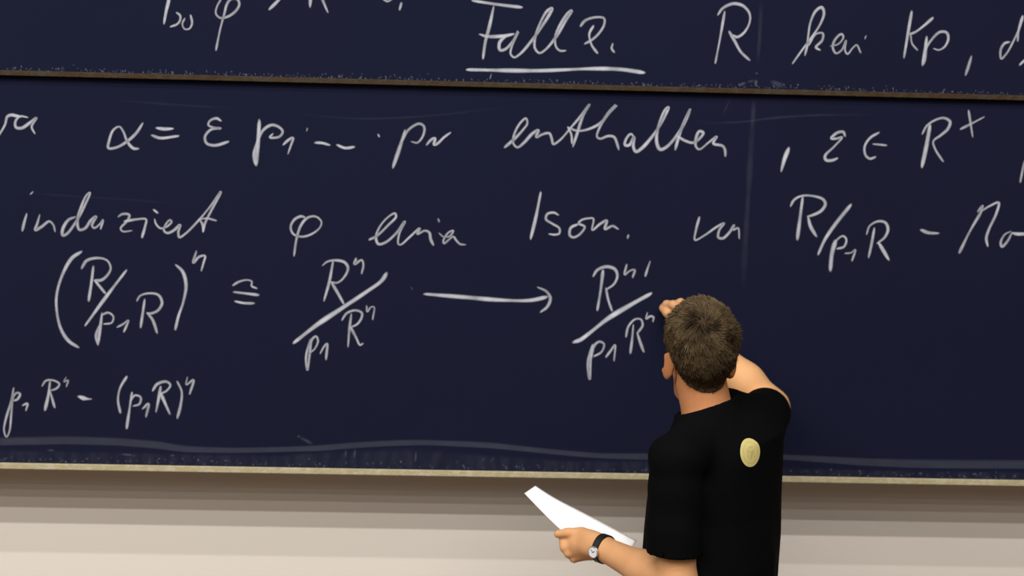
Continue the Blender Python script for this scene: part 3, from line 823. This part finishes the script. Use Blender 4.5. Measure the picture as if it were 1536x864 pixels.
# ------------------------------------------------------------------ T-shirt
sf = Field((0.02, -0.86, 0.90), (0.80, -0.05, 1.66), 0.004)
sx, sy = P(1070, 780, -0.51)[:2]
ux, uy = P(1079, 690, -0.485)[:2]
sf.loft([(0.92, sx, sy, 0.190, 0.132), (1.10, sx, sy, 0.188, 0.138), (1.25, sx, sy, 0.190, 0.139), (1.36, ux - 0.006, uy, 0.192, 0.138), (1.44, ux - 0.002, uy, 0.184, 0.132), (1.53, ux + 0.016, uy, 0.148, 0.116), (1.565, ux + 0.008, uy, 0.115, 0.090), (1.60, ux - 0.008, uy, 0.06, 0.045)], TR, TF, 0.02, 2.0)
sf.capsule(NECK_B + (0, 0, -0.010), LS + (0, 0, 0.0), 0.057, 0.058, 0.025)
sf.capsule(NECK_B + (0, 0, -0.005), RS + (0, 0, 0.0), 0.060, 0.058, 0.03)
dL = unit(LE - LS); SA = P(1009, 886, -0.685); dL = unit(SA - LS)
hemL = LS + dL * ((P(1009, 830, -0.68)[2] - LS[2]) / dL[2])
nL = unit(dL + np.array([0, 0, -0.3]))
sf.capsule(LS, SA, 0.056, 0.0605, 0.010, 'union', (hemL, nL))
dR = unit(RE - RS); hemR = RS + dR * 0.165
sf.capsule(RS, RE + dR * 0.02, 0.058, 0.060, 0.02, 'union', (hemR, dR))
sf.ellipsoid(P(1013.5, 642.5, -0.55), (0.009, 0.012, 0.008), np.eye(3), 0.003)
# folds: soft ridges running down the back and round the sleeve
s, X, Y, Z = sf.block(sf.lo - 1, sf.lo + 2)
u = (X - sx) * TR[0] + (Y - sy) * TR[1]
fold = 0.0035 * np.sin(u * 62 + Z * 9 + 1.1 * np.sin(Z * 14)) * np.clip((1.42 - Z) / 0.25, 0, 1)
fold = fold + 0.0030 * np.sin((Z * 70 + X * 38 + Y * 12) + 1.5 * np.sin(X * 30)) * np.exp(-((X - LS[0]) / 0.07) ** 2 - ((Y - LS[1]) / 0.08) ** 2)
sf.D = (sf.D + fold).astype(np.float32)
outer = sf.D.copy()
inner = outer + 0.0085
hollow = np.where(Z < 1.15, inner, 1.0)
sf.D = np.maximum(outer, -hollow).astype(np.float32)
sf.D = np.maximum(sf.D, 0.925 - Z).astype(np.float32)         # open hem
# the sleeves are open too
for (pp, nn) in ((hemL, nL), (hemR, dR)):
    rad = np.sqrt((X - pp[0]) ** 2 + (Y - pp[1]) ** 2 + (Z - pp[2]) ** 2)
    slab = np.abs((X - pp[0]) * nn[0] + (Y - pp[1]) * nn[1] + (Z - pp[2]) * nn[2] + 0.004) - 0.0095
    axis_d = np.sqrt(np.maximum(rad ** 2 - ((X - pp[0]) * nn[0] + (Y - pp[1]) * nn[1] + (Z - pp[2]) * nn[2]) ** 2, 0)) - 0.0515
    sf.D = np.maximum(sf.D, -np.maximum(slab, axis_d)).astype(np.float32)
# neck opening: the shirt rises round the neck and ends at a tilted collar line
axn = unit(NECK_T - NECK_B)
low = NECK_B - axn * 0.06
tmp = Field(sf.lo, sf.lo + 0.01, 0.004)
tmp.lo, tmp.h, tmp.n, tmp.ax, tmp.D = sf.lo, sf.h, sf.n, sf.ax, sf.D
tmp.capsule(low, NECK_B + axn * 0.05, 0.090, 0.066, 0.025)
tt = (X - low[0]) * axn[0] + (Y - low[1]) * axn[1] + (Z - low[2]) * axn[2]
rad = np.sqrt((X - low[0] - tt * axn[0]) ** 2 + (Y - low[1] - tt * axn[1]) ** 2 + (Z - low[2] - tt * axn[2]) ** 2)
cn = unit((-0.36, 0.26, 1.0))
cp = P(1057, 612, -0.575)
above = (X - cp[0]) * cn[0] + (Y - cp[1]) * cn[1] + (Z - cp[2]) * cn[2]
sf.D = np.maximum(tmp.D, -np.maximum(rad - 0.085, -above)).astype(np.float32)
sf.D = np.maximum(sf.D, -np.maximum(rad - 0.0590, -(above + 0.02))).astype(np.float32)
shirt, sv, sfc = sdf_obj('t_shirt', sf, M_SHIRT, person, 1)
tag(shirt, 'plain black short-sleeved T-shirt')

# round emblem printed high on the back
bvh = BVHTree.FromPolygons([tuple(v) for v in sv], [tuple(int(a) for a in f) for f in sfc])
aim_px = P(1126, 679, -0.6)
hit, hn, _, _ = bvh.ray_cast(Vector(CAM), Vector(unit(aim_px - CAM)))


def emblem_material():
    m = bpy.data.materials.new('printed_emblem')
    m.use_nodes = True
    nt = m.node_tree
    b = nt.nodes['Principled BSDF']
    b.inputs['Roughness'].default_value = 0.8
    b.inputs['Specular IOR Level'].default_value = 0.15
    at = nt.nodes.new('ShaderNodeAttribute'); at.attribute_name = 'ink'
    mx = nt.nodes.new('ShaderNodeMix'); mx.data_type = 'RGBA'
    mx.inputs[6].default_value = (0.56, 0.48, 0.19, 1)
    mx.inputs[7].default_value = (0.16, 0.115, 0.03, 1)
    nt.links.new(at.outputs['Fac'], mx.inputs[0])
    nt.links.new(mx.outputs[2], b.inputs['Base Color'])
    return m


hn = np.array(hn); hit = np.array(hit); pass
ex = unit(np.cross([0, 0, 1.0], hn)); ey = np.cross(hn, ex)
R_E = 0.0305
ev, efc, ink = [], [], []
NR, NA = 16, 48
marks = [((-0.10, 0.10), 0.26, 0.05, -0.5), ((0.05, -0.14), 0.20, 0.09, 0.9), ((0.22, 0.05), 0.16, 0.05, 1.5), ((-0.30, -0.02), 0.05, 0.2, 0.1), ((-0.02, -0.38), 0.06, 0.16, -0.5), ((0.0, 0.36), 0.2, 0.04, 0.2), ((0.30, -0.30), 0.10, 0.05, 0.8), ((-0.28, -0.30), 0.1, 0.05, 2.2)]
for i in range(NR + 1):
    for j in range(NA):
        r, a = i / NR, 2 * pi * j / NA
        x, y = r * cos(a), r * sin(a)
        p = hit + (ex * x * 0.9 + ey * y) * R_E
        h2, n2, _, _ = bvh.ray_cast(Vector(p + hn * 0.05), Vector(-hn))
        p = np.array(h2) + hn * 0.0012 if h2 else p
        ev.append(p)
        k = 0.28 * math.exp(-((r - 0.74) / 0.05) ** 2)
        for (cx, cy), sa, sb, an in marks:
            dx, dy = x - cx, y - cy
            uu = dx * cos(an) + dy * sin(an); vv = -dx * sin(an) + dy * cos(an)
            k += 0.5 * math.exp(-(uu / sa) ** 2 - (vv / max(sb, 0.05)) ** 2)
        ink.append(min(0.8, k) * 0.75)
for i in range(NR):
    for j in range(NA):
        a, b = i * NA + j, i * NA + (j + 1) % NA
        efc.append((a, a + NA, b + NA, b))
emb = mesh_obj('emblem', ev, efc, emblem_material(), shirt, smooth=True)
emb.matrix_parent_inverse = Matrix.Identity(4)
at = emb.data.attributes.new('ink', 'FLOAT', 'POINT')
at.data.foreach_set('value', np.array(ink, dtype=np.float32))
tag(emb, 'round yellow emblem printed high on the back')

# trousers and shoes, below the frame
tf = Field((0.12, -0.86, 0.05), (0.78, -0.14, 1.02), 0.007)
hipc = np.array([tx, ty, 0.0])
tf.loft([(0.74, tx, ty, 0.168, 0.112), (0.80, tx, ty, 0.172, 0.118), (0.90, tx, ty, 0.170, 0.115), (1.00, tx, ty, 0.160, 0.104)], TR, TF, 0.03)
for sd in (-1, 1):
    hip = hipc + TR * 0.085 * sd + (0, 0, 0.82); knee = hipc + TR * 0.095 * sd + TF * 0.02 + (0, 0, 0.48); ank = hipc + TR * 0.10 * sd - TF * 0.01 + (0, 0, 0.075)
    tf.chain([hip, knee, ank], [0.088, 0.066, 0.056], 0.02)
s, X, Y, Z = tf.block(tf.lo - 1, tf.lo + 2)
tf.D = np.maximum(tf.D, np.maximum(0.06 - Z, Z - 1.0)).astype(np.float32)
tr_o, _, _ = sdf_obj('trousers', tf, M_JEANS, person, 2)
for sd in (-1, 1):
    c = hipc + TR * 0.10 * sd
    ff = Field(c + (-0.26, -0.26, 0.0), c + (0.26, 0.26, 0.16), 0.005)
    fd = unit(TF + TR * 0.12 * sd); fr = unit(np.cross(fd, (0, 0, 1.0)))
    ff.capsule(c - fd * 0.045 + (0, 0, 0.05), c + fd * 0.07 + (0, 0, 0.045), 0.042, 0.042, 0.02)
    ff.ellipsoid(c + fd * 0.13 + (0, 0, 0.035), (0.046, 0.075, 0.034), (fr, fd, np.array([0, 0, 1.0])), 0.02)
    ff.capsule(c - fd * 0.02 + (0, 0, 0.06), c - fd * 0.015 + (0, 0, 0.12), 0.046, 0.042, 0.02)
    s, X, Y, Z = ff.block(ff.lo - 1, ff.lo + 2)
    up2 = ff.D.copy()
    ff.D = np.maximum(up2, 0.018 - Z).astype(np.float32)
    sh, _, _ = sdf_obj('shoe', ff, M_SHOE, person, 1)
    ff.D = np.maximum(up2 - 0.004, np.maximum(0.0025 - Z, Z - 0.020)).astype(np.float32)
    so, _, _ = sdf_obj('sole', ff, M_SOLE, sh, 0)
    so.matrix_parent_inverse = Matrix.Identity(4)

# ------------------------------------------------------------------ wristwatch on the left wrist
axis = unit(LW - lp(886, 818, -0.415)) * 0.6 + unit(LM - LW) * 0.4
axis = unit(axis)
wc = P(907, 823, -0.508)
toc = unit(CAM - wc); toc = unit(toc - axis * (toc @ axis))
sidev = np.cross(axis, toc)
if sidev[2] > 0: sidev = -sidev                                      # sidev points down
watch = thing('wristwatch', wc, 'wristwatch with white dial and black strap on the left wrist', 'watch')
RW_ = 0.0298
v, f = [], []
NA = 64
bod = BVHTree.FromPolygons([tuple(q_) for q_ in bv], [tuple(int(a) for a in f_) for f_ in bf])


def skin_r(d):
    best = 0.024
    for off in (-0.006, 0.0, 0.006):
        o_ = wc + axis * off + d * 0.06
        h_, _, _, _ = bod.ray_cast(Vector(o_), Vector(-d))
        if h_: best = max(best, 0.06 - (np.array(h_) - o_).dot(-d))
    return best


for i in range(NA):
    a = 2 * pi * i / NA
    d = toc * cos(a) + sidev * sin(a)
    RW_ = skin_r(d) + 0.0006
    for (rr, ww) in ((RW_ - 0.001, -0.0088), (RW_ + 0.0022, -0.008), (RW_ + 0.0022, 0.008), (RW_ - 0.001, 0.0088)):
        v.append(wc + d * rr + axis * ww)
for i in range(NA):
    for j in range(4):
        a = i * 4 + j; b = i * 4 + (j + 1) % 4
        a2 = ((i + 1) % NA) * 4 + j; b2 = ((i + 1) % NA) * 4 + (j + 1) % 4
        f.append((a, b, b2, a2))
mesh_obj('strap', v, f, M_STRAP, watch, smooth=False)
ang = radians(24)
wn = unit(toc * cos(ang) + sidev * sin(ang))                          # dial looks out and a little down
wt = unit(np.cross(wn, axis))
RW_ = skin_r(wn)


def lathe(name, c, n, e1, prof, m, parent, seg=40):
    e2 = np.cross(n, e1)
    v, f = [], []
    for r, h in prof:
        for i in range(seg):
            a = 2 * pi * i / seg
            v.append(c + n * h + (e1 * cos(a) + e2 * sin(a)) * r)
    for k in range(len(prof) - 1):
        for i in range(seg):
            a, b = k * seg + i, k * seg + (i + 1) % seg
            f.append((a, b, b + seg, a + seg))
    f.append(tuple(range(seg))[::-1])
    f.append(tuple((len(prof) - 1) * seg + i for i in range(seg)))
    return mesh_obj(name, v, f, m, parent)


cc = wc + wn * (RW_ + 0.0005)
lathe('watch_case', cc, wn, axis, [(0.0120, 0.0), (0.0132, 0.0012), (0.0134, 0.0050), (0.0127, 0.0062), (0.0117, 0.0062), (0.0115, 0.0052)], M_STEEL, watch)
dial = lathe('dial', cc, wn, axis, [(0.0115, 0.0048), (0.0115, 0.0056)], M_DIAL, watch)
v, f = [], []
for a, L, wd_ in ((0.6, 0.0065, 0.0007), (2.5, 0.0095, 0.0005)):
    d = axis * cos(a) + wt * sin(a); sd_ = np.cross(wn, d)
    b = len(v)
    for (l, w) in ((-0.0015, wd_), (-0.0015, -wd_), (L, -wd_ * 0.5), (L, wd_ * 0.5)):
        v.append(cc + wn * 0.0058 + d * l + sd_ * w)
    for (l, w) in ((-0.0015, wd_), (-0.0015, -wd_), (L, -wd_ * 0.5), (L, wd_ * 0.5)):
        v.append(cc + wn * 0.0062 + d * l + sd_ * w)
    f += [(b, b + 1, b + 2, b + 3), (b + 7, b + 6, b + 5, b + 4)] + [(b + i, b + 4 + i, b + 4 + (i + 1) % 4, b + (i + 1) % 4) for i in range(4)]
mesh_obj('watch_hands', v, f, M_STRAP, watch)

# ------------------------------------------------------------------ the paper in the left hand
far = spline([(803, 729), (830, 746), (880, 772), (918, 792), (955, 812)], 6)
near = spline([(787, 740), (814, 768), (842, 795), (872, 818), (915, 826), (948, 820)], 6)


def resample(p, n):
    d = np.concatenate([[0], np.cumsum(np.linalg.norm(np.diff(p, axis=0), axis=1))])
    t = np.linspace(0, d[-1], n)
    return np.stack([np.interp(t, d, p[:, k]) for k in (0, 1)], 1)


NU, NV = 40, 12
fa, na = resample(far, NU), resample(near, NU)
v, f = [], []
for i in range(NU):
    u = i / (NU - 1)
    yf = -0.300 - 0.125 * u
    yn = yf - (0.045 + 0.045 * sin(pi * u))
    a, b = P(*fa[i], yf), P(*na[i], yn)
    for j in range(NV):
        t = j / (NV - 1)
        v.append(a * (1 - t) + b * t)
for i in range(NU - 1):
    for j in range(NV - 1):
        p = i * NV + j
        f.append((p, p + 1, p + NV + 1, p + NV))
paper = mesh_obj('paper_sheet', v, f, M_PAPER, None, smooth=True)
so_ = paper.modifiers.new('thickness', 'SOLIDIFY'); so_.thickness = 0.0012; so_.offset = 0
tag(paper, 'white sheet of paper held in the left hand, curled lengthwise', 'paper')

# ------------------------------------------------------------------ the piece of chalk between the fingers of the right hand
ca, cb = P(996, 464, -0.004), P(1014, 474, -0.036)
lathe_axis = unit(ca - cb)
e1 = unit(np.cross(lathe_axis, (0, 0, 1.0)))
stick = lathe('chalk_stick', cb, lathe_axis, e1, [(0.0044, 0), (0.005, 0.001), (0.005, np.linalg.norm(ca - cb) - 0.003), (0.003, np.linalg.norm(ca - cb))], M_STICK, None, 20)
tag(stick, 'short white stick of chalk pinched in the right hand against the board', 'chalk')
